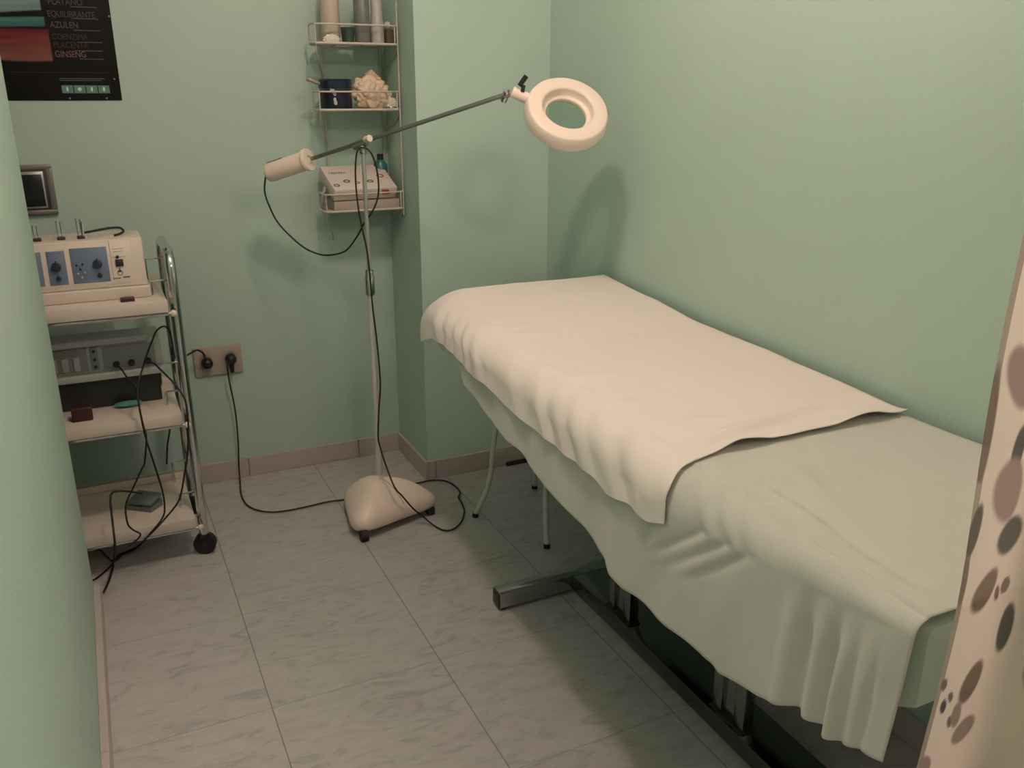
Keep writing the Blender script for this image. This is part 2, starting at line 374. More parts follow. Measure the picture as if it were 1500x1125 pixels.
def make_sheet(y0, y1, ny, off, hem, fold, amp, endf, m, name, label, headflap, upper=False):
    bm = bmesh.new(); grid = []; NF, NA, NH = 60, 16, 34
    for i in range(ny+1):
        t = i/ny; row = []
        for j in range(NF+NA+NH+1):
            u = j/NF if j <= NF else 1
            ye = endf(BR-(BR-.90)*u-.10*max(0, min(1, (j-NF)/NA)), max(0, (j-NF-NA)/NH))
            y = ye+(y1-ye)*t
            r = edge_r(y); ex = edge_x(y); xt = ex+r
            T = top_z(y)+off
            he = sstep(y1-.05, y1, y); T -= .018*he*he
            hz = interp(hem, y)
            if j <= NF:
                x = BR-(BR-xt)*u; z = T
                z += .0026*nz(x*6, y*5, off*100)+.0013*nz(x*20, y*12, 5)
                k = sstep(xt+.15, xt, x)
                if upper:
                    q = y-ye
                    rid = .013*math.exp(-((q-.055-.02*math.sin(x*6))/.016)**2)*sstep(.93, 1.0, x)*sstep(1.32, 1.12, x)
                    rid += .006*math.exp(-((q-.11)/.028)**2)*sstep(.90, .97, x)*sstep(1.2, 1.0, x)
                    z += rid
                    lift = math.exp(-(q/.020)**2)
                    z += lift*(.003+.011*max(0, math.sin(x*19+1.3))*sstep(1.43, 1.35, x))*sstep(.95, 1.02, x)
                    z += -.007*math.exp(-((q-.03)/.03)**2)*sstep(1.05, .98, x)*sstep(.86, .92, x)
                    z += k*.0045*max(-.7, fold(y-.25*(xt-x), -.3*(x-xt)))*sstep(1.0, 1.2, y)*(1-.6*sstep(1.9, 2.1, y))
                else:
                    cx = .905+.035*sstep(.65, 1.0, y)
                    w = sstep(.62, .7, y)*(1-sstep(.92, 1.08, y))
                    z += k*.0040*fold(y, 0)
                    z += .006*math.exp(-((x-cx)/.011)**2)*w-.004*math.exp(-((x-cx-.026)/.014)**2)*w
                    z += .004*math.exp(-((x-1.0-.3*(y-.9))/.02)**2)*sstep(.75, .9, y)*(1-sstep(1.0, 1.1, y))
                row.append(bm.verts.new((x, y, z)))
            elif j <= NF+NA:
                q = (j-NF)/NA; a = q*math.pi/2; dr = min(r, .62*(T-hz))
                x = xt-r*math.sin(a); z = T-dr*(1-math.cos(a))
                w = min(1, (q*r*1.2)/.13)
                f = fold(y-.10*(1-q), 0)*amp*w
                row.append(bm.verts.new((x-(f+off)*math.sin(a), y, z+(f+.0035*fold(y-.10, 0)*(1-q))*math.cos(a))))
            else:
                q = (j-NF-NA)/NH; zb = T-min(r, .62*(T-hz))
                z = zb+(hz-zb)*q; d = (zb-hz)*q
                f = fold(y, d)*amp*min(1, (r*1.2+d)/.13)*(1-(.5 if upper else .25)*q)
                row.append(bm.verts.new((ex-off-.10*d-f, y, z+.006*nz(y*11, 3, off*50)*q)))
        grid.append(row)
    if headflap:
        last = grid[-1]; n = 10
        base = [v.co.copy() for v in last]
        for i in range(1, n+1):
            q = i/n; row = []
            for j, c in enumerate(base):
                a = min(1, q*1.6)*math.pi/2
                wj = sstep(NF+NA+NH, NF, j)
                dy = .022*math.sin(a)*(.25+.75*wj)+.006*math.sin(j*.35)*q*wj
                dz = -(.018*(1-math.cos(a))+.075*max(0, q-.2))*(wj*1.0)
                row.append(bm.verts.new((c.x+.010*q*(1-wj), c.y+dy+.012*q*(1-wj), c.z+dz)))
            grid.append(row)
    for A, B in zip(grid, grid[1:]):
        for k in range(len(A)-1): bm.faces.new((A[k], A[k+1], B[k+1], B[k]))
    bmesh.ops.recalc_face_normals(bm, faces=bm.faces)
    me = bpy.data.meshes.new(name); bm.to_mesh(me); bm.free(); me.shade_smooth()
    o = bpy.data.objects.new(name, me); C.objects.link(o); me.materials.append(M[m])
    md = o.modifiers.new('thickness', 'SOLIDIFY'); md.thickness = .0016; md.offset = 1
    return tag(o, label, 'sheet')
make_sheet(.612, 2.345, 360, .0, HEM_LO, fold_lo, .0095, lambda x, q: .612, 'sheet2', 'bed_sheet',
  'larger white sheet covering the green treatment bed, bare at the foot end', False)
def up_end(x, q):
    tab = [(.78, 1.092), (.83, 1.098), (.88, 1.118), (.986, 1.140), (1.125, 1.136), (1.236, 1.138), (1.44, 1.135)]
    return interp(tab, x)-.004*q
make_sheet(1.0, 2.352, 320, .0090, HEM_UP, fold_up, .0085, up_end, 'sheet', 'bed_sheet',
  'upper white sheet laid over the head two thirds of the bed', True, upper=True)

# ------------------------------------------------------------------ stool under the bed
st = empty('stool', (1.223, 2.315, 0), 'white tube metal stool standing under the head of the bed', 'stool')
cx, cy = 1.223, 2.315
for (fx, fy) in ((1.023, 2.404), (1.142, 2.114), (1.304, 2.515), (1.423, 2.225)):
    dx, dy = fx-cx, fy-cy
    if dx > .15: dx *= .85; dy *= .85
    P_ = [(cx+dx*k, cy+dy*k, z) for k, z in ((1, .006), (.86, .075), (.76, .15), (.72, .24), (.66, .34), (.58, .42))]
    lg = MB().tube(P_, .0085, 12, 5).build('leg', 'whitetube', st)
    MB().tube([P_[0][:2]+(0,), (cx+dx*.985, cy+dy*.985, .014)], .0105, 12).build('rubber_foot', 'rubber', lg)
MB().tube([(cx+.145*math.cos(a), cy+.145*math.sin(a), .425) for a in [k*math.pi/12 for k in range(24)]], .008, 10, closed=True).build('seat_ring', 'whitetube', st)
MB().lathe([(0, .434), (.150, .434), (.162, .445), (.158, .462), (.12, .470), (0, .472)], 40, Matrix.Translation((cx, cy, 0))).build('seat', 'whitebox', st)
b_ = MB().box(1.295, 1.415, 2.728, 2.741, .0, .014, .003).build('rubber_bar', 'dirt', None,
   label='short dark bar on the floor against the skirting behind the stool', cat='bar')

# ------------------------------------------------------------------ magnifier lamp
J = Vector((0.747, 2.573, 1.212)); AE = Vector((1.0747, 2.2682, 1.3477)); HC = Vector((1.211, 2.1646, 1.3094)); HN = Vector((-0.1409, -0.7064, 0.6936)).normalized()
W0 = Vector((0.5045, 2.7985, 1.1116)); W1 = Vector((0.6219, 2.6893, 1.1602)); dA = (AE-J).normalized()
PX, PY = .7480, 2.5660
ml = empty('magnifier_lamp', (PX, PY, 0), 'cream ring magnifier lamp on a floor stand with a triangular wheeled base', 'lamp')
# base
def tri_loop(sc, z, cxy=(.728, 2.528), r=.065, dx=0, dy=0):
    V = [Vector((.600, 2.385)), Vector((.962, 2.490)), Vector((.652, 2.715))]; c0 = Vector(cxy); out = []
    V = [c0+(v-c0) for v in V]
    for i in range(3):
        a, b, c = V[i-1], V[i], V[(i+1) % 3]; u = (a-b).normalized(); w = (c-b).normalized()
        p, q = b+u*r*1.5, b+w*r*1.5
        for k in range(9):
            t = k/8; v = p*(1-t)**2+b*2*t*(1-t)+q*t*t; out.append((c0.x+(v.x-c0.x)*sc+dx, c0.y+(v.y-c0.y)*sc+dy, z))
        # midpoints keep the sides soft
        m2 = q*.5+(c+(b-c).normalized()*r*1.5)*.5
        out.append((c0.x+(m2.x-c0.x)*sc+dx, c0.y+(m2.y-c0.y)*sc+dy, z))
    return out
bm = bmesh.new()
loops = [tri_loop(.93, .030), tri_loop(.98, .030), tri_loop(1.0, .034), tri_loop(1.0, .052), tri_loop(.975, .062), tri_loop(.90, .075, dx=.002), tri_loop(.74, .096, dx=.006, dy=.006),
  tri_loop(.55, .115, dx=.010, dy=.014), tri_loop(.36, .127, dx=.014, dy=.022), tri_loop(.18, .132, dx=.017, dy=.030)]
R_ = [[bm.verts.new(p) for p in l] for l in loops]
for A, B in zip(R_, R_[1:]):
    for k in range(len(A)): bm.faces.new((A[k], A[(k+1) % len(A)], B[(k+1) % len(A)], B[k]))
bm.faces.new(R_[0][::-1]); bm.faces.new(R_[-1])
mb = MB(); mb.bm.free(); mb.bm = bm
lb = mb.build('wheeled_base', 'cream', ml, 60)
from mathutils.bvhtree import BVHTree
_bv = BVHTree.FromPolygons([v.co for v in lb.data.vertices], [p.vertices[:] for p in lb.data.polygons])
_sp = []
for k in range(14):
    hx, hy = .752+(.792-.752)*k/13, 2.548+(2.452-2.548)*k/13
    h = _bv.ray_cast(Vector((hx, hy, .3)), Vector((0, 0, -1)))[0]
    if h: _sp.append(h)
MB().tube(_sp, .0013, 8).build('seam', 'cartonbg', lb)
for px_, py_ in ((.640, 2.405), (.893, 2.488), (.672, 2.665)):
    cs = MB().tube([(px_-.012, py_, .018), (px_+.012, py_, .018)], .018, 20).tube([(px_, py_, .018), (px_, py_, .032)], .008, 10).build('caster', 'rubber', lb)
# pole
MB().tube([(PX, PY, .12), (PX, PY, .765)], .0092, 20).build('lower_pole', 'whitetube', ml)
MB().lathe([(0, .755), (.0135, .755), (.0150, .762), (.0150, .812), (.0125, .822), (.0125, .832), (0, .832)], 24, Matrix.Translation((PX, PY, 0))).build('collar', 'chrome', ml)
MB().tube([(PX, PY, .80), (PX, PY, 1.190)], .0066, 16).build('upper_pole', 'greytube', ml)
MB().lathe([(0, .12), (.016, .12), (.016, .134), (.011, .142), (0, .142)], 20, Matrix.Translation((PX, PY, 0))).build('pole_socket', 'cream', ml)
# joint
jt = MB().tube([J-dA*.028+Vector((0, 0, -.004)), J+dA*.016+Vector((0, 0, -.004))], .0125, 18).tube([(PX, PY, 1.180), J+Vector((0, 0, -.004))], .0105, 16).build('joint_clamp', 'steel', ml)
MB().tube([J+Vector((.004, -.012, .006))+dA*.006, J+Vector((.006, -.034, .010))+dA*.010], .0098, 18).build('clamp_knob', 'creamw', jt)
MB().tube([W1, AE+dA*.004], .0062, 14).build('arm', 'steel', ml)
# counterweight
cwl = (W1-W0).length; mW = along(W0, W1-W0)
cw = MB().lathe([(0, .006), (.022, .006), (.0275, .011), (.0290, .02), (.0290, cwl-.018), (.027, cwl-.016), (0, cwl-.016)], 36, mW).build('counterweight', 'cream', ml)
MB().lathe([(.0290, cwl-.019), (.0345, cwl-.018), (.0350, cwl-.010), (.0330, cwl-.007), (.0130, cwl-.007), (.0130, cwl-.013), (0, cwl-.013)], 36, mW).build('end_rim', 'creamw', cw)
mm = mW @ Matrix.Rotation(math.radians(0), 4, 'Z')
up_loc = (mW.to_3x3().inverted() @ Vector((0, -.35, 1))); up_loc.z = 0; up_loc.normalize()
p0 = mW @ (up_loc*.0290+Vector((0, 0, .02))); p1 = mW @ (up_loc*.0290+Vector((0, 0, .075)))
MB().tube([p0, p1], .0026, 8).build('slot', 'frame', cw)
# ring head
side = (AE-HC); side -= HN*side.dot(HN); side.normalize()
mH = Matrix.Translation(HC) @ Matrix((( side.x, HN.cross(side).x, HN.x), (side.y, HN.cross(side).y, HN.y), (side.z, HN.cross(side).z, HN.z))).to_4x4()
RO = .1125; LS = (AE-HC).dot(side)
hd = MB().lathe([(RO, .000), (RO-.0015, .0035), (RO-.005, .0052), (RO-.030, .0064), (.0760, .0062), (.0715, .004), (.0705, 0), (.0690, -.018), (.0670, -.0200), (.0590, -.0200), (.0575, -.0215),
   (.0575, -.034), (.062, -.040), (RO-.012, -.040), (RO+.003, -.036), (RO+.0055, -.028), (RO+.004, -.010), (RO+.001, -.002)], 72, mH, closed=True).build('lamp_ring', 'cream', ml, 50)
MB().lathe([(0, -.0215), (.030, -.0222), (.0580, -.0250), (.0580, -.029), (.03, -.0315), (0, -.0325)], 48, mH).build('lens', 'lens', hd)
nk = MB().tube([mH @ Vector((RO-.006, 0, -.016)), mH @ Vector((LS-.014, 0, -.012))], .0155, 18).build('neck', 'cream', ml)
E1 = mH @ Vector((LS-.012, 0, -.012))
br_ = MB().tube([E1-HN*.004, AE-dA*.006+HN*.0], .010, 14).tube([AE+HN*.014, AE-HN*.024+side*.004], .0105, 14).build('tilt_bracket', 'chrome', ml)
K0 = mH @ Vector((RO+.020, .0, .000))
kn = MB().tube([K0, K0+Vector((.004, 0, .018))], .0055, 12).tube([K0+Vector((-.006, .006, .016)), K0+Vector((.010, -.004, .042))], .0068, 12).build('wing_knob', 'black', ml)
MB().tube([(0.502, 2.798, 1.104), (0.495, 2.798, 1.06), (0.503, 2.789, 1.016), (0.527, 2.778, 0.958), (0.578, 2.74, 0.897), (0.612, 2.7, 0.875), (0.646, 2.67, 0.869), (0.692, 2.63, 0.884), (0.723, 2.6, 0.929), (0.742, 2.58, 0.971), (0.763, 2.55, 1.013), (0.78, 2.54, 1.06), (0.781, 2.54, 1.12), (0.768, 2.54, 1.175), (0.749, 2.545, 1.197), (0.729, 2.55, 1.193), (0.72, 2.55, 1.163), (0.716, 2.55, 1.1), (0.72, 2.55, 1.024), (0.727, 2.545, 0.963), (0.736, 2.54, 0.902), (0.738, 2.53, 0.842), (0.744, 2.535, 0.722), (0.752, 2.535, 0.612), (0.755, 2.53, 0.477), (0.743, 2.52, 0.39), (0.733, 2.51, 0.304), (0.737, 2.5, 0.26), (0.747, 2.48, 0.205), (0.755, 2.43, 0.154), (0.777, 2.42, 0.121), (0.808, 2.411, 0.075), (0.847, 2.424, 0.03), (0.873, 2.393, 0.006), (0.893, 2.348, 0.006), (0.926, 2.348, 0.006), (0.964, 2.382, 0.006), (1.002, 2.447, 0.006), (1.019, 2.516, 0.006), (1.023, 2.55, 0.006), (1.044, 2.588, 0.006), (1.047, 2.645, 0.006), (1.031, 2.697, 0.006), (0.989, 2.723, 0.006), (0.932, 2.724, 0.006), (0.877, 2.723, 0.006)], .0027, 8, 5).build('power_cord', 'cord', ml, 60)
MB().tube([(0.358, 3.035, 0.466), (0.354, 3.02, 0.436), (0.356, 3.02, 0.386), (0.366, 3.03, 0.278), (0.366, 3.035, 0.164), (0.359, 3.03, 0.067), (0.355, 3.015, 0.006), (0.342, 2.915, 0.006), (0.341, 2.844, 0.006), (0.35, 2.794, 0.006), (0.376, 2.748, 0.006), (0.416, 2.718, 0.006), (0.471, 2.708, 0.006), (0.529, 2.709, 0.006), (0.601, 2.715, 0.006), (0.659, 2.705, 0.006), (0.717, 2.695, 0.006)], .0027, 8, 5).build('power_cord', 'cord', ml, 60)

# ------------------------------------------------------------------ wall socket and plugs
sk = empty('wall_socket', (.335, YB, .455), 'beige double wall socket with two black plugs, right of the trolley', 'socket')
sx0, sx1, sz0, sz1 = .250, .412, .405, .510
MB().box(sx0, sx1, YB-.010, YB, sz0, sz1, .003, 3).build('cover_plate', 'socket', sk)
for xx in (.292, .372):
    MB().lathe([(.028, .010), (.030, .0125), (.026, .0125), (.023, .0105), (.0, .0102)], 32, Matrix.Translation((xx, YB, .458)) @ Matrix.Rotation(math.pi/2, 4, 'X')).build('outlet', 'socket', sk)
def plug(x, z, parent, down=True):
    mb = MB().lathe([(0, .0106), (.0190, .0106), (.0195, .026), (.0150, .038), (.008, .043), (0, .043)], 24, Matrix.Translation((x, YB, z)) @ Matrix.Rotation(math.pi/2, 4, 'X'))
    if down: mb.tube([(x, YB-.030, z), (x, YB-.032, z-.045)], [.010, .006], 12)
    return mb.build('plug', 'black', parent)
plug(.372, .460, ml)
pc = empty('power_cord', (.292, 3.03, .458), 'short black cord plugged into the left outlet, running behind the trolley', 'cord')
plug(.292, .455, pc, False)
MB().tube([(0.286, 3.035, 0.471), (0.282, 3.01, 0.497), (0.273, 3.0, 0.513), (0.259, 3.0, 0.52), (0.24, 3.0, 0.513), (0.211, 2.98, 0.505)], .0035, 8, 5).build('cable', 'cord', pc, 60)

# ------------------------------------------------------------------ trolley
tr = empty('trolley', (-.13, 2.69, 0), 'three shelf chrome and white laminate trolley on casters beside the left wall', 'trolley')
TX0, TX1, TY0, TY1 = -.452, .178, 2.548, 2.842
for xx in (TX1, TX0):
    pts = [(xx, TY0, .060), (xx, TY0, .45), (xx, TY0, .84)]
    for k in range(9):
        a = math.pi-k/8*math.pi/2; pts.append((xx, TY0+.055+.055*math.cos(a), .875+.055*math.sin(a)))
    for k in range(9):
        a = math.pi/2-k/8*math.pi/2; pts.append((xx, TY1-.055+.055*math.cos(a), .875+.055*math.sin(a)))
    pts += [(xx, TY1, .84), (xx, TY1, .45), (xx, TY1, .060)]
    sf = MB().tube(pts, .0140, 18).build('side_frame', 'chrome', tr, 60)
    for yy in (TY0, TY1):
        c_ = MB().tube([(xx-.004, yy-.014, .033), (xx+.004, yy+.010, .033)], .033, 28).build('caster', 'rubber', sf)
        MB().tube([(xx, yy, .05), (xx, yy, .075)], .012, 12).box(xx-.0165, xx+.0165, yy-.016, yy+.012, .048, .066, .004).build('caster_stem', 'black', c_)
shz = (.805, .473, .140)
for i, z in enumerate(shz):
    y_f = 2.508
    sh = MB().box(TX0+.020, TX1-.022, y_f, TY1-.018, z-.018, z, .002).box(TX0+.020, TX1-.022, y_f-.004, y_f+.006, z-.030, z+.004, .002).build('shelf', 'laminate', tr)
    MB().tube([(TX0+.01, y_f+.006, z-.036), (TX1-.012, y_f+.006, z-.036)], .0052, 12).build('front_rail', 'chrome', sh)
    for xe in (TX1-.010, TX0+.010): MB().sphere((xe, y_f+.006, z-.036), .0095, 14).build('rail_end_cap', 'creamw', sh)
    for yy, zz in ((2.610, z+.040), (2.800, z+.072)):
        MB().tube([(TX1-.052, yy, zz), (TX1+.004, yy, zz)], .0034, 8).tube([(TX1-.052, yy, zz), (TX1-.052, yy, z)], .0034, 8).build('bracket', 'chrome', sh)
    MB().box(TX0+.02, TX1-.022, TY1-.022, TY1-.014, z, z+.022, .002).build('back_lip', 'laminate', sh)

# machine on the top shelf
m1 = empty('electrotherapy_machine', (-.1, 2.68, .805), 'cream beauty machine with blue knob panels on the top shelf of the trolley', 'machine')
MB().box(-.335, .122, 2.588, 2.79, .805, .838, .004, 3).build('base_tray', 'whitebox', m1)
def sloped(x0, x1, yb, yt, yback, z0, z1):
    bm = bmesh.new(); P_ = [(yb, z0), (yt, z1), (yback, z1), (yback, z0)]
    A = [bm.verts.new((x0, y, z)) for y, z in P_]; B = [bm.verts.new((x1, y, z)) for y, z in P_]
    bm.faces.new(A); bm.faces.new(B[::-1])
    for k in range(4): bm.faces.new((A[k], A[(k+1) % 4], B[(k+1) % 4], B[k]))
    bmesh.ops.bevel(bm, geom=list(bm.edges), offset=.005, segments=3, profile=.5, affect='EDGES')
    m_ = MB(); m_.bm.free(); m_.bm = bm; return m_
sloped(-.33, .117, 2.598, 2.622, 2.78, .838, .968).build('case', 'whitebox', m1)
def on_face(z): return 2.598+(z-.838)*(.024/.130)
tilt = math.atan(.024/.130)
def face_m(x, z, out=.0): return Matrix.Translation((x, on_face(z)-out, z)) @ Matrix.Rotation(math.pi/2-tilt, 4, 'X')
def fbox(x0, x1, z0, z1, th, bev=0, name='panel', m='blue', par=None):
    cxm, czm = (x0+x1)/2, (z0+z1)/2
    return MB().box(-(x1-x0)/2, (x1-x0)/2, -(z1-z0)/2, (z1-z0)/2, 0, th, bev, 2, face_m(cxm, czm)).build(name, m, par)
fp = fbox(-.31, .083, .847, .961, .0012, .0005, 'face_plate', 'laminate', m1)
def knob(x, z, r, par, h=.014, m='bluedk'):
    k = MB().lathe([(0, .001), (r, .001), (r*.9, h), (r*.5, h+.001), (0, h+.001)], 20, face_m(x, z)).build('knob', m, par)
    MB().box(-r*.14, r*.14, r*.2, r*1.25, h*.6, h+.003, .0005, 1, face_m(x, z)).build('pointer', m, k)
    return k
for (a, b, kx, z0, z1) in ((-.125, -.080, -.104, .855, .946), (-.068, .024, -.003, .855, .950), (-.205, -.137, -.165, .855, .946), (-.285, -.218, -.25, .855, .944)):
    p_ = fbox(a, b, z0, z1, .0026, .001, 'control_panel', 'blue', m1)
    knob(kx, .904, .0125, p_); knob(kx+.002, .874, .0065, p_, .009)
    if a == -.068:
        for (lx, lz) in ((-.055, .905), (-.040, .907), (-.047, .894), (-.054, .882), (-.038, .884), (-.046, .872)):
            MB().sphere(face_m(lx, lz).translation+Vector((0, -.003, 0)), .0032, 10).build('indicator', 'greybtn' if lz < .89 else 'bluedk', p_)
sw = fbox(.042, .062, .893, .913, .007, .002, 'switch', 'black', m1)
MB().sphere(face_m(.049, .920).translation+Vector((0, -.003, 0)), .0045, 10).build('fuse_cap', 'charcoal', m1)
fbox(.0315, .0325, .855, .965, .0018, 0, 'panel_line', 'frame', fp)
for zz, w_ in ((.941, .030), (.934, .022), (.919, .034), (.912, .0)):
    if w_: fbox(.052-w_/2, .052+w_/2, zz-.0006, zz+.0006, .0016, 0, 'printed_line', 'frame', fp)
MB().tube([face_m(.050+.0065*math.cos(a), .877+.0065*math.sin(a)).translation+Vector((0, -.002, 0)) for a in [k*math.pi/8 for k in range(16)]], .0008, 6, closed=True).build('symbol', 'darkprint', fp)
MB().prism([(-.004, 0), (.004, 0), (.001, .012), (-.001, .012)], 0, .0022, face_m(.050, .878)).build('symbol', 'darkprint', fp)
fbox(.030, .050, .861, .8635, .0016, 0, 'printed_line', 'darkprint', fp); fbox(.056, .074, .862, .866, .0016, 0, 'printed_line', 'darkprint', fp)
for xx, zz in ((-.142, .020), (-.084, .028), (-.035, .034)):
    pr = MB().box(xx-.009, xx+.011, 2.655, 2.675, .9675, .976, .002).build('electrode_holder', 'charcoal', m1)
    MB().tube([(xx-.004, 2.665, .976), (xx-.005, 2.665, .990+zz)], .0022, 8).tube([(xx+.005, 2.665, .976), (xx+.004, 2.665, .990+zz*.9)], .0022, 8).build('prong', 'chrome', pr)
MB().tube([(-.028, 2.66, .968), (-.026, 2.66, 1.012)], .0028, 8).sphere((-.027, 2.66, 1.016), .0055, 10).build('metal_electrode', 'chrome', m1)
MB().tube([(-0.027, 2.68, 0.981), (-0.004, 2.68, 0.984), (0.022, 2.68, 0.988), (0.049, 2.69, 0.989), (0.068, 2.7, 0.986), (0.076, 2.7, 0.977), (0.066, 2.68, 0.973), (0.051, 2.66, 0.972)], .0032, 8, 5).build('cable', 'cord', m1, 60)
MB().box(.040, .076, 2.548, 2.575, .8052, .8145, .002).build('clip', 'darkred', label='small dark clip on the front edge of the top trolley shelf', cat='clip')

# machine on the middle shelf
dk = MB().box(-.36, .118, 2.668, 2.81, .4732, .5720, .004).build('storage_box', 'charcoal', label='dark flat box under the grey machine on the middle trolley shelf', cat='box')
m2 = empty('stimulation_machine', (-.1, 2.7, .572), 'grey green electrode machine with slider panel and jacks, on the middle shelf', 'machine')
MB().box(-.37, .130, 2.628, 2.740, .592, .684, .005, 3).build('case', 'greyp', m2)
MB().box(-.375, .136, 2.610, 2.815, .5722, .593, .004, 3).build('base_flange', 'greyp', m2)
MB().box(-.372, .096, 2.604, 2.65, .676, .694, .004, 2).build('top_hood', 'greyp', m2)
fpn = MB().box(-.35, -.066, 2.6255, 2.629, .600, .668, .001).build('slider_panel', 'greypan', m2)
for k in range(9):
    x_ = -.335+k*.029
    sl = MB().box(x_, x_+.016, 2.6215, 2.6262, .604, .644, .001).build('slider', 'greybtn', fpn)
MB().box(-.33, -.085, 2.6225, 2.6262, .650, .662, .001).build('display_strip', 'frame', fpn)
mp_ = MB().box(-.058, -.038, 2.625, 2.629, .600, .668, .001).build('jack_panel', 'greypan', m2)
for zz in (.610, .632, .656): MB().lathe([(0, 0), (.0045, 0), (.0045, .003), (0, .003)], 14, Matrix.Translation((-.048, 2.6252, zz)) @ Matrix.Rotation(math.pi/2, 4, 'X')).build('button', 'charcoal', mp_)
jp = MB().box(-.026, .112, 2.625, 2.629, .599, .664, .001).build('jack_panel', 'greypan', m2)
for xx in (.006, .046, .090):
    MB().lathe([(0, 0), (.0095, 0), (.0095, .006), (.006, .014), (0, .014)], 18, Matrix.Translation((xx, 2.6252, .611)) @ Matrix.Rotation(math.pi/2, 4, 'X')).build('jack', 'black', jp)
MB().tube([(0.009, 2.6, 0.613), (0.02, 2.58, 0.601), (0.028, 2.56, 0.587), (0.046, 2.52, 0.567), (0.047, 2.49, 0.532), (0.047, 2.48, 0.502), (0.052, 2.47, 0.429), (0.063, 2.47, 0.356), (0.075, 2.47, 0.264), (0.075, 2.47, 0.214), (0.065, 2.47, 0.179), (0.02, 2.47, 0.131), (-0.016, 2.631, 0.02), (-0.067, 2.632, 0.006), (-0.086, 2.583, 0.006), (-0.116, 2.536, 0.006), (-0.139, 2.51, 0.006), (-0.171, 2.497, 0.006)], .0026, 8, 5).build('cable', 'cord', m2, 60)
MB().tube([(0.162, 2.6, 0.615), (0.158, 2.56, 0.669), (0.154, 2.55, 0.711), (0.141, 2.55, 0.726), (0.12, 2.55, 0.715), (0.103, 2.55, 0.683), (0.089, 2.55, 0.655), (0.069, 2.55, 0.607), (0.056, 2.53, 0.58), (0.047, 2.5, 0.557), (0.047, 2.48, 0.514), (0.05, 2.47, 0.467), (0.053, 2.46, 0.439), (0.04, 2.47, 0.361), (0.03, 2.47, 0.341), (0.0, 2.47, 0.288), (-0.025, 2.47, 0.24), (-0.028, 2.47, 0.184), (-0.016, 2.47, 0.159), (0.001, 2.47, 0.138), (-0.032, 2.47, 0.11)], .0026, 8, 5).build('cable', 'cord', m2, 60)
MB().tube([(0.092, 2.6, 0.612), (0.104, 2.57, 0.615), (0.114, 2.54, 0.608), (0.145, 2.49, 0.574), (0.165, 2.47, 0.534), (0.168, 2.47, 0.494), (0.165, 2.47, 0.432), (0.151, 2.47, 0.344), (0.146, 2.47, 0.328), (0.125, 2.47, 0.249), (0.109, 2.47, 0.215), (0.072, 2.47, 0.176), (0.031, 2.47, 0.138), (-0.016, 2.638, 0.014), (-0.056, 2.631, 0.006), (-0.084, 2.599, 0.006), (-0.116, 2.682, 0.006), (-0.146, 2.724, 0.006)], .0026, 8, 5).build('cable', 'cord', m2, 60)
MB().tube([(0.13, 2.62, 0.415), (0.118, 2.62, 0.368), (0.111, 2.62, 0.341), (0.102, 2.62, 0.282)], .0026, 8, 3).build('cable', 'cord', m2, 60)
MB().sphere((.022, 2.640, .4835), 0.010, 18, (3.9, 1.6, .8)).build('sponge', 'teal', label='flat teal sponge lying in front of the dark box on the middle shelf', cat='sponge')
bb = MB().box(-.127, -.074, 2.565, 2.60, .4732, .513, .004, 3).build('wooden_block', 'brown', label='small dark brown block standing on the middle trolley shelf', cat='block')
# foot pedal on the lower shelf
pdl = empty('foot_pedal', (.03, 2.66, .14), 'grey green foot pedal with a black cord on the bottom trolley shelf', 'pedal')
rot = Matrix.Translation((.028, 2.655, .1402)) @ Matrix.Rotation(math.radians(-38), 4, 'Z')
MB().prism([(-.042, -.034), (.042, -.034), (.046, .02), (.03, .038), (-.03, .038), (-.046, .02)], 0, .014, rot).build('pedal_base', 'pedal', pdl)
MB().box(-.040, .040, -.032, .032, 0, .012, .004, 3, rot @ Matrix.Translation((0, 0, .022)) @ Matrix.Rotation(math.radians(10), 4, 'X')).build('pedal_plate', 'pedal', pdl)
MB().tube([(0.022, 2.62, 0.2), (-0.016, 2.58, 0.233), (-0.052, 2.5, 0.273), (-0.062, 2.48, 0.26), (-0.064, 2.46, 0.232), (-0.065, 2.44, 0.203), (-0.068, 2.42, 0.144), (-0.084, 2.595, 0.008), (-0.087, 2.553, 0.008), (-0.099, 2.483, 0.008), (-0.115, 2.423, 0.008)], .0031, 8, 5).build('cable', 'cord', pdl, 60)

# ------------------------------------------------------------------ small frame and poster on the back wall
pf = empty('picture_frame', (-.15, YB, .99), 'small taupe frame with a dark square picture above the trolley', 'frame')
fx0, fx1, fz0, fz1 = -.240, -.090, .991, 1.140
fr_ = MB()
for a in ((fx0, fx1, fz0, fz0+.014), (fx0, fx1, fz1-.014, fz1), (fx0, fx0+.018, fz0+.012, fz1-.012), (fx1-.018, fx1, fz0+.012, fz1-.012)):
    fr_.box(a[0], a[1], YB-.016, YB, a[2], a[3], .003)
fr_.build('frame_border', 'frame', pf)
MB().box(fx0+.016, fx1-.016, YB-.013, YB-.002, fz0+.012, fz1-.012, .001).build('inner_bevel', 'charcoal', pf)
MB().box(fx0+.026, fx1-.026, YB-.0145, YB-.010, fz0+.020, fz1-.020, .001).build('silver_slip', 'silver', pf)
MB().box(fx0+.030, fx1-.031, YB-.0155, YB-.012, fz0+.025, fz1-.028, .001).build('picture', 'darkpic', pf)

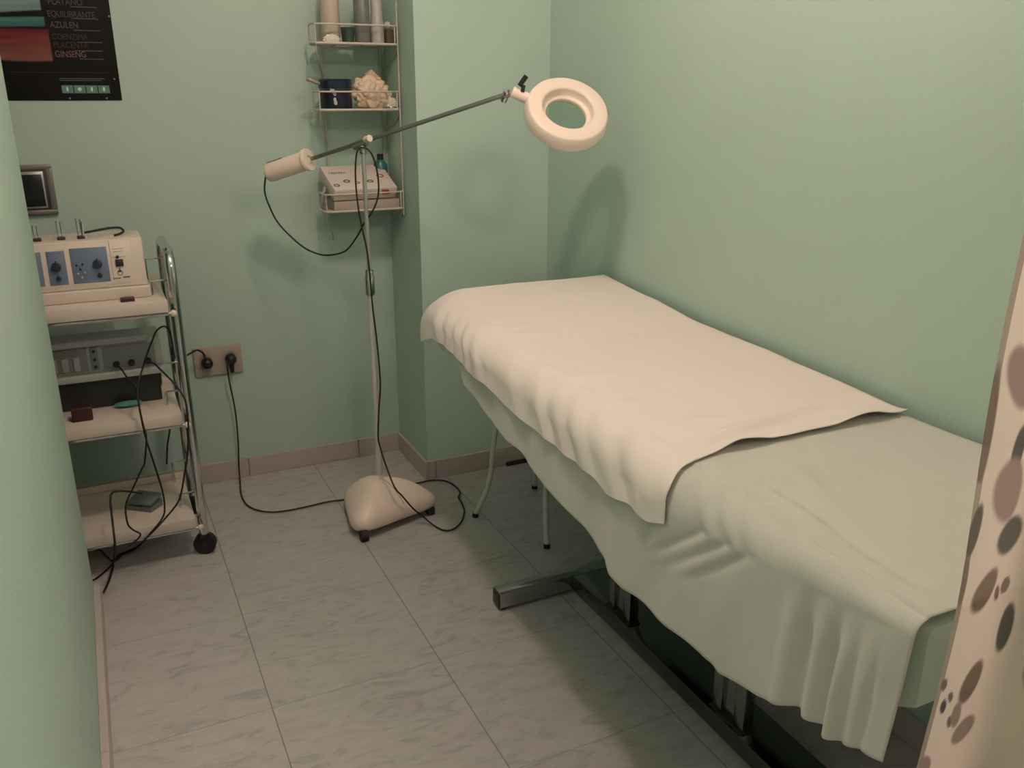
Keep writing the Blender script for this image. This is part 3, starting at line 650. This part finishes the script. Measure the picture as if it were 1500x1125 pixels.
po = empty('poster', (-.09, YB, 1.325), 'black cosmetics poster with coloured strips and ingredient names on the back wall', 'poster')
PX0, PX1, PZ0, PZ1 = -.300, .135, 1.325, 1.925
def grid_print(x0, x1, z0, z1, nx, nz_, y, colf, name, m, parent, th=.0015):
    bm = bmesh.new(); V = [[bm.verts.new((x0+(x1-x0)*i/nx, y, z0+(z1-z0)*k/nz_)) for i in range(nx+1)] for k in range(nz_+1)]
    for k in range(nz_):
        for i in range(nx): bm.faces.new((V[k][i], V[k][i+1], V[k+1][i+1], V[k+1][i]))
    me = bpy.data.meshes.new(name); bm.to_mesh(me); bm.free()
    ca = me.color_attributes.new('print', 'FLOAT_COLOR', 'POINT')
    for i, v in enumerate(me.vertices): ca.data[i].color = (*colf(v.co.x, v.co.z), 1)
    o = bpy.data.objects.new(name, me); C.objects.link(o); me.materials.append(M[m]); o.parent = parent; o.matrix_parent_inverse = parent.matrix_basis.inverted()
    md = o.modifiers.new('thickness', 'SOLIDIFY'); md.thickness = th; md.offset = 0
    return o
def pcol(x, z):
    c = Vector((.0050, .0050, .0046))
    def blk(a, b, c0, c1, ca, cb, cur):
        k = sstep(a-.002, a+.002, x)*(1-sstep(b-.002, b+.002, x))*sstep(c0-.002, c0+.002, z)*(1-sstep(c1-.002, c1+.002, z))
        t = max(0, min(1, (z-c0)/(c1-c0))); col = Vector(ca).lerp(Vector(cb), t)*(1+.35*nz(x*9, z*90))
        return cur.lerp(col, k)
    b = .012*math.sin((x+.16)*9)
    c = blk(-.29, -.040, 1.438-.003*math.cos((x+.1)*20), 1.523, (.20, .09, .06), (.15, .014, .026), c)
    c = blk(-.29, -.046, 1.528+b*.4, 1.553+b*.4, (.045, .15, .145), (.08, .22, .21), c)
    c = blk(-.29, -.050, 1.566+b, 1.70, (.16, .30, .28), (.34, .40, .38), c)
    c = blk(-.29, -.050, 1.72, 1.80, (.25, .18, .06), (.35, .30, .10), c)
    return c
grid_print(PX0, PX1, PZ0, PZ1, 145, 200, YB-.0015, pcol, 'printed_sheet', 'posterp', po)
yT = YB-.0028
for s_, x_, z_, sz, m_ in (('PLATANO', -.030, 1.592, .022, 'tprint_g'), ('EQUILIBRANTE', -.036, 1.5590, .0205, 'tprint_g'), ('AZULEN', -.033, 1.5290, .0215, 'tprint_b'), ('COENZIMA', -.033, 1.4970, .0200, 'tprint_r'), ('PLACENTA', -.032, 1.4740, .0205, 'tprint_r'), ('GINSENG', -.032, 1.4480, .0215, 'tprint_p')):
    text('lettering', s_, sz*1.16, m_, po, face_y(x_, yT, z_), sx=.80)
for z_, a in ((1.5880, .010), (1.5560, .010), (1.5235, .010), (1.4905, .015), (1.4665, .005), (1.4435, .015)):
    MB().box(a+.018, .100, yT-.0003, yT+.0005, z_-.0008, z_+.0008).build('printed_line', 'tprint_w', po, 0)
for z_ in (1.3875, 1.3825): MB().box(-.030, .094 if z_ > 1.385 else .085, yT-.0003, yT+.0005, z_-.0009, z_+.0009).build('printed_line', 'tprint_w', po, 0)
MB().box(-.16, .105, yT-.0003, yT+.0005, 1.4043, 1.4049).build('printed_line', 'tprint_g', po, 0)
for k in range(4):
    x_ = -.028+k*.0335
    ic = MB().box(x_, x_+.031, yT-.0003, yT+.0005, 1.3460, 1.3685).build('icon_tile', 'ticon', po, 0)
    MB().lathe([(0, 0), (.0055 if k == 1 else .0032, 0), (.0045 if k == 1 else .002, .0008), (0, .0008)], 14, Matrix.Translation((x_+.015, yT-.0004, 1.3575)) @ Matrix.Rotation(math.pi/2, 4, 'X') @ Matrix.Diagonal((1, 1 if k == 1 else 2.2, 1, 1))).build('icon', 'bagw', ic, 0)
for (x_, z_) in ((-.010, 1.331), (.092, 1.331), (.121, 1.387), (.130, 1.565)):
    MB().sphere((x_, YB-.003, z_), .0028, 10).build('pin', 'silver', po)

# ------------------------------------------------------------------ wire rack
rk = empty('wire_rack', (.84, 2.97, .97), 'cream wire wall rack with three shelves in the corner left of the pillar', 'rack')
RX0, RX1, RY0, RY1 = .700, .974, 2.880, 3.055
for xx in (.765, RX1-.006):
    MB().tube([(xx, RY1, .93), (xx, RY1, 1.85)], .0032, 8).build('upright', 'wire', rk)
MB().tube([(RX1, RY0+.004, .95), (RX1, RY0+.004, 1.85)], .0026, 8).build('upright', 'wire', rk)
RZ = (1.497, 1.296, .972)
for z in RZ:
    cr_ = [(RX1, RY1), (RX1, RY0+.01), (RX1-.01, RY0), (RX0+.03, RY0), (RX0+.008, RY0+.010), (RX0, RY0+.035), (RX0+.01, RY0+.10), (.765, RY1)]
    t_ = MB().tube([(x, y, z) for x, y in cr_], .0042, 8, closed=True)
    for k in range(9):
        x_ = RX0+.035+k*.029; yb_ = RY1 if x_ > .765 else RY0+.06+(x_-RX0)*1.8
        t_.tube([(x_, RY0, z-.001), (x_, min(yb_, RY1), z-.001)], .0018, 6)
    t_.box(RX0+.02, RX1-.003, RY0+.003, RY1-.06, z+.0002, z+.0016)
    s_ = t_.build('shelf', 'wire', rk)
    g_ = MB().tube([(x, y, z+.056) for x, y in cr_[1:-1]], .0028, 8)
    for x, y in ((RX0+.008, RY0+.010), (RX1-.01, RY0), (RX0+.01, RY0+.10)): g_.tube([(x, y, z), (x, y, z+.056)], .0022, 6)
    g_.build('guard_rail', 'wire', s_)
    MB().tube([(RX0+.010, RY0+.012, z), (RX0+.012, RY0+.03, z-.030), (RX0+.03, RY0+.08, z-.065), (.755, RY1-.03, z-.090), (.765, RY1, z-.12)], .0026, 8, 5).build('side_bracket', 'wire', s_)
    MB().tube([(RX1, RY0+.012, z), (RX1, RY0+.03, z-.020), (RX1, RY0+.08, z-.045), (RX1, RY1, z-.07)], .0026, 8, 5).build('side_bracket', 'wire', s_)
# things on it
def bottle(name, x, y, z, prof, m, label, cat, cap=None, capm='greybtn'):
    e = empty(name, (x, y, z), label, cat)
    MB().lathe(prof, 24, Matrix.Translation((x, y, z))).build('body', m, e)
    if cap: MB().lathe(cap, 20, Matrix.Translation((x, y, z))).build('cap', capm, e)
    return e
z = RZ[0]+.0018
bottle('bottle', .772, 2.945, z, [(0, 0), (.027, 0), (.030, .006), (.030, .15), (.024, .175), (.012, .185), (0, .185)], 'bottlebg', 'tall beige bottle at the left end of the top rack shelf', 'bottle', [(0, .185), (.013, .185), (.013, .215), (0, .217)])
def crumple(c, r, sc, seed, amp=.28, m='bag', seg=40, flat=0):
    bm = bmesh.new(); bmesh.ops.create_icosphere(bm, subdivisions=5, radius=1)
    for v in bm.verts:
        d = v.co.normalized(); k = 1+amp*abs(noise.noise(d*2.2+Vector((seed, 0, 0))))*2-amp*.5+amp*.35*noise.noise(d*5+Vector((0, seed, 0)))+amp*.18*abs(noise.noise(d*9+Vector((0, seed, 2))))
        p = Vector((d.x*sc[0], d.y*sc[1], d.z*sc[2]))*r*k
        p += Vector(c)
        if p.z < flat: p.z = flat+.0003*(p.x % .003)
        v.co = p
    m_ = MB(); m_.bm.free(); m_.bm = bm; return m_
crumple((.762, 2.900, z+.010), .016, (1.6, .6, .9), 3, m='bagw', flat=z+.0003).build('tissue', 'bagw', label='crumpled white tissue at the foot of the tall beige bottle', cat='tissue')
bottle('pot', .822, 2.925, z, [(0, 0), (.018, 0), (.021, .030), (.022, .048), (.0, .048)], 'greencup', 'small dark green pot on the top rack shelf', 'pot')
bottle('jar', .872, 2.930, z, [(0, 0), (.024, 0), (.0255, .005), (.0255, .15), (.020, .165), (0, .165)], 'jar', 'tall smoky grey jar in the middle of the top rack shelf', 'jar')
bottle('bottle', .922, 2.930, z, [(0, 0), (.021, 0), (.0225, .005), (.0225, .060), (.019, .075), (.019, .14), (.010, .15), (0, .15)], 'bottlegr', 'pale grey bottle between the smoky jar and the brown carton', 'bottle', [(0, .15), (.012, .15), (.012, .17), (0, .17)])
e = empty('carton', (.955, 2.93, z), 'small brown carton at the right end of the top rack shelf', 'carton')
MB().box(.9465, .970, 2.905, 2.96, z, z+.046, .001).build('body', 'boxbrown', e)
MB().sphere((.957, 2.930, z+.058), .013, 16).build('ball', 'bottlegr', label='small shiny grey ball on top of the brown carton', cat='ball')
z = RZ[1]+.0018
e = empty('round_box', (.772, 2.935, z), 'navy blue round box with a lid and a grey flower print, middle rack shelf', 'box')
MB().lathe([(0, 0), (.050, 0), (.052, .004), (.052, .062), (0, .062)], 40, Matrix.Translation((.774, 2.938, z))).build('body', 'navy', e)
MB().lathe([(.0, .0625), (.054, .0625), (.0545, .068), (.0545, .088), (.050, .093), (0, .094)], 40, Matrix.Translation((.774, 2.938, z))).build('lid', 'navy', e)
mbp = MB()
for (a, zz, r) in ((-1.95, .056, .008), (-1.86, .048, .007), (-1.88, .030, .006), (-1.84, .020, .0075), (-2.05, .060, .006)):
    mbp.sphere((.774+.0522*math.cos(a), 2.938+.0522*math.sin(a), z+zz), r, 10, (1, .14, 1))
mbp.build('flower_print', 'bottlegr', e)
MB().tube([(.722, 2.93, z+.078), (.700, 2.915, z+.084), (.682, 2.905, z+.090), (.676, 2.900, z+.088)], .0055, 10, 4).build('strap', 'cartonbg', e)
e = empty('plastic_bag', (.895, 2.935, z), 'crumpled cream plastic bag bulging out of the middle rack shelf', 'bag')
crumple((.893, 2.940, z+.050), .055, (1.12, .72, .95), 1.5, .21, flat=z+.0003).build('bag', 'bag', e)
crumple((.902, 2.955, z+.092), .026, (.9, .8, 1.05), 6.1, .3, flat=z+.02).build('twisted_top', 'bag', e)
crumple((.952, 2.905, z+.018), .024, (.75, .9, .75), 2.2, .3, flat=z+.0003).build('white_corner', 'bagw', e)
z = RZ[2]+.0018
def carton(name, x0, x1, y0, y1, z0, z1, m, label):
    e = empty(name, ((x0+x1)/2, (y0+y1)/2, z0), label, 'carton')
    MB().box(x0, x1, y0, y1, z0, z1, .0012).build('body', m, e); return e
carton('carton', .735, .962, 2.890, 3.030, z, z+.030, 'cartonbg', 'flat beige carton at the bottom of the lowest rack shelf')
gb = empty('glove_box', (.85, 2.96, z+.0365), 'white glove box with small printed symbols, tilted on the flat beige carton', 'box')
gm = Matrix.Translation((.845, 2.902, z+.033)) @ Matrix.Rotation(math.radians(6), 4, 'Z') @ Matrix.Rotation(math.radians(27), 4, 'X')
MB().box(-.112, .112, 0, .150, 0, .040, .0012, 2, gm).build('body', 'carton', gb)
gt = gm @ Matrix.Translation((0, 0, .0402))
text('lettering', 'CREMERA', .014, 'darkprint', gb, gt @ Matrix.Translation((-.098, .100, 0)))
for (x_, y_, r, m_) in ((-.095, .030, .011, 'darkprint'), (-.052, .052, .012, 'darkprint'), (-.018, .040, .009, 'tprint_w'), (.030, .045, .012, 'tprint_w'), (.078, .075, .014, 'red')):
    MB().lathe([(r*.55, 0), (r, 0), (r, .0008), (r*.55, .0008)], 20, gt @ Matrix.Translation((x_, y_, -.0002)) @ Matrix.Diagonal((1, .75, 1, 1)), closed=True).build('symbol', m_, gb, 0)
MB().prism([(-.016, 0), (.016, 0), (.004, .020), (-.020, .020)], 0, .0006, gm @ Matrix.Translation((.075, -.0007, .014)) @ Matrix.Rotation(math.pi/2, 4, 'X')).build('red_print', 'red', gb, 0)
MB().tube([(.705, 2.955, z+.02), (.712, 2.95, z+.045), (.722, 2.95, z+.075)], .006, 8, 3)  .build('tube', 'bottlegr', label='short pale tube standing left of the cartons on the lowest rack shelf', cat='tube')
bottle('bottle', .940, 3.020, z+.037, [(0, 0), (.024, 0), (.025, .006), (.025, .098), (.012, .115), (0, .115)], 'tealb', 'dark teal bottle behind the glove box on the lowest rack shelf', 'bottle', [(0, .115), (.011, .115), (.011, .135), (0, .135)], 'black')

# ------------------------------------------------------------------ curtain
CB = [(.33, .17), (0, 0)]
cu = empty('curtain', (1.0, .45, 0), 'sheer curtain printed with grey and brown petals, hanging at the foot of the bed', 'curtain')
def plan(s, z):      # s = metres of cloth from the free edge
    w = 2*math.pi*s/.30
    # faces the doorway, then turns and runs towards the door before crossing it
    se = .105-.018*(1-sstep(.68, .82, z)); s1 = min(s, se); x = .738+s1; y = .490-.004*math.sin(s1*50)
    q = s-se
    if q > 0:
        n = 12
        for i in range(n):
            h_ = -1.50*sstep(0, .035, q*(i+.5)/n)+1.35*sstep(.10, .16, q*(i+.5)/n)
            x += math.cos(h_)*q/n*(.80 if q > .1 else 1); y += math.sin(h_)*q/n
        y += .028*math.sin((q-.16)*26)*sstep(.16, .24, q)
    x += .008*math.sin(z*9+1)*math.exp(-s/.05)-.012*(1-sstep(.62, .90, z))*math.exp(-s/.2)
    y += .006*nz(s*9, z*2.2)
    return x, y
rnd = random.Random(8)
BR_, DG_, PK_ = (.22, .155, .12), (.115, .105, .09), (.36, .27, .235)
PET = [ # metres from the free edge, height, half width, half height, angle, colour
 (0.0360, 0.873, 0.015, 0.026, -0.45, BR_), (0.0960, 0.808, 0.012, 0.03, 0, DG_), (0.0530, 0.754, 0.017, 0.026, -0.3, BR_), (0.0630, 0.687, 0.02, 0.016, 0.3, PK_), (0.0080, 0.763, 0.004, 0.008, 0.1, BR_), (0.0220, 0.745, 0.0035, 0.007, 0.3, BR_), (0.0150, 0.734, 0.004, 0.009, 0.1, DG_), (0.0310, 0.71, 0.0035, 0.008, 0.3, BR_), (0.0400, 0.716, 0.008, 0.017, 0.2, PK_), (0.0490, 1.028, 0.011, 0.026, -0.1, DG_), (0.0460, 0.985, 0.024, 0.036, 0.2, PK_), (0.0650, 0.929, 0.024, 0.021, 0, DG_), (0.0060, 0.948, 0.006, 0.03, -0.1, DG_), (0.0030, 0.89, 0.004, 0.03, 0, BR_), (0.0770, 0.866, 0.009, 0.01, 0.3, BR_), (0.0610, 0.862, 0.005, 0.01, 0.3, BR_), (0.0320, 1.105, 0.016, 0.035, 0.4, PK_), (0.0030, 1.06, 0.006, 0.06, 0, BR_), (0.0520, 1.15, 0.014, 0.03, -0.4, BR_), (0.0100, 0.66, 0.008, 0.012, 0.4, PK_), (0.0120, 0.56, 0.012, 0.02, 0.3, BR_), (0.0620, 0.58, 0.014, 0.022, -0.3, PK_)]
for k in range(150):
    PET.append((.14+rnd.random()*.84, .10+rnd.random()*1.9, .006+rnd.random()*.013, .010+rnd.random()*.02, rnd.uniform(-.7, .7), rnd.choice((BR_, DG_, PK_))))
for k in range(36):
    PET.append((.01+rnd.random()*.12, 1.20+rnd.random()*.80 if k % 2 else .05+rnd.random()*.38, .006+rnd.random()*.012, .010+rnd.random()*.02, rnd.uniform(-.7, .7), rnd.choice((BR_, DG_, PK_))))
NS, NZ = 360, 620; SW, Z0, Z1 = .98, .03, 2.02
bm = bmesh.new()
cell = {}
for p in PET: 
    for kz in range(int((p[1]-.06)*10), int((p[1]+.06)*10)+1): cell.setdefault(kz, []).append(p)
ss = [SW*((i/NS)**1.5) for i in range(NS+1)]
Vg = [[bm.verts.new((*plan(s, Z0+(Z1-Z0)*k/NZ), Z0+(Z1-Z0)*k/NZ)) for s in ss] for k in range(NZ+1)]
for k in range(NZ):
    for i in range(NS): bm.faces.new((Vg[k][i], Vg[k][i+1], Vg[k+1][i+1], Vg[k+1][i]))
me = bpy.data.meshes.new('curtain_cloth'); bm.to_mesh(me); bm.free(); me.shade_smooth()
ca = me.color_attributes.new('print', 'FLOAT_COLOR', 'POINT'); cols = []
BASE = (.86, .74, .64)
for k in range(NZ+1):
    z = Z0+(Z1-Z0)*k/NZ; lst = cell.get(int(z*10), [])
    for s in ss:
        c = BASE
        if s < .006: c = (.42, .34, .28)
        for (ps, pz, a, b, an, col) in lst:
            if abs(s-ps) > .045: continue
            dx, dz = s-ps, z-pz; ca_, sa_ = math.cos(an), math.sin(an)
            q = ((dx*ca_+dz*sa_)/a)**2+((-dx*sa_+dz*ca_)/b)**2
            if q < 1.5:
                w = 1-sstep(.75, 1.35, q); c = tuple(c[i]*(1-w)+col[i]*w for i in range(3))
        cols.extend((*c, 1))
ca.data.foreach_set('color', cols)
o = bpy.data.objects.new('curtain_cloth', me); C.objects.link(o); me.materials.append(M['curtainp']); o.parent = cu; o.matrix_parent_inverse = cu.matrix_basis.inverted()
cr = empty('curtain_rod', (1.0, .46, 2.06), 'white curtain rod fixed between the two side walls', 'curtain rod')
MB().tube([(XL, .46, 2.06), (XR, .46, 2.06)], .010, 16).build('rod', 'whitetube', cr)
for k in range(12):
    s = .02+k*.072; x, y = plan(s, Z1)
    MB().tube([(x, .46+.018*math.cos(a), 2.052+.018*math.sin(a)) for a in [q*math.pi/8 for q in range(16)]], .0018, 6, closed=True).tube([(x, .46, 2.034), (x, y, Z1-.004)], .0015, 6).build('curtain_ring', 'whitetube', cu)
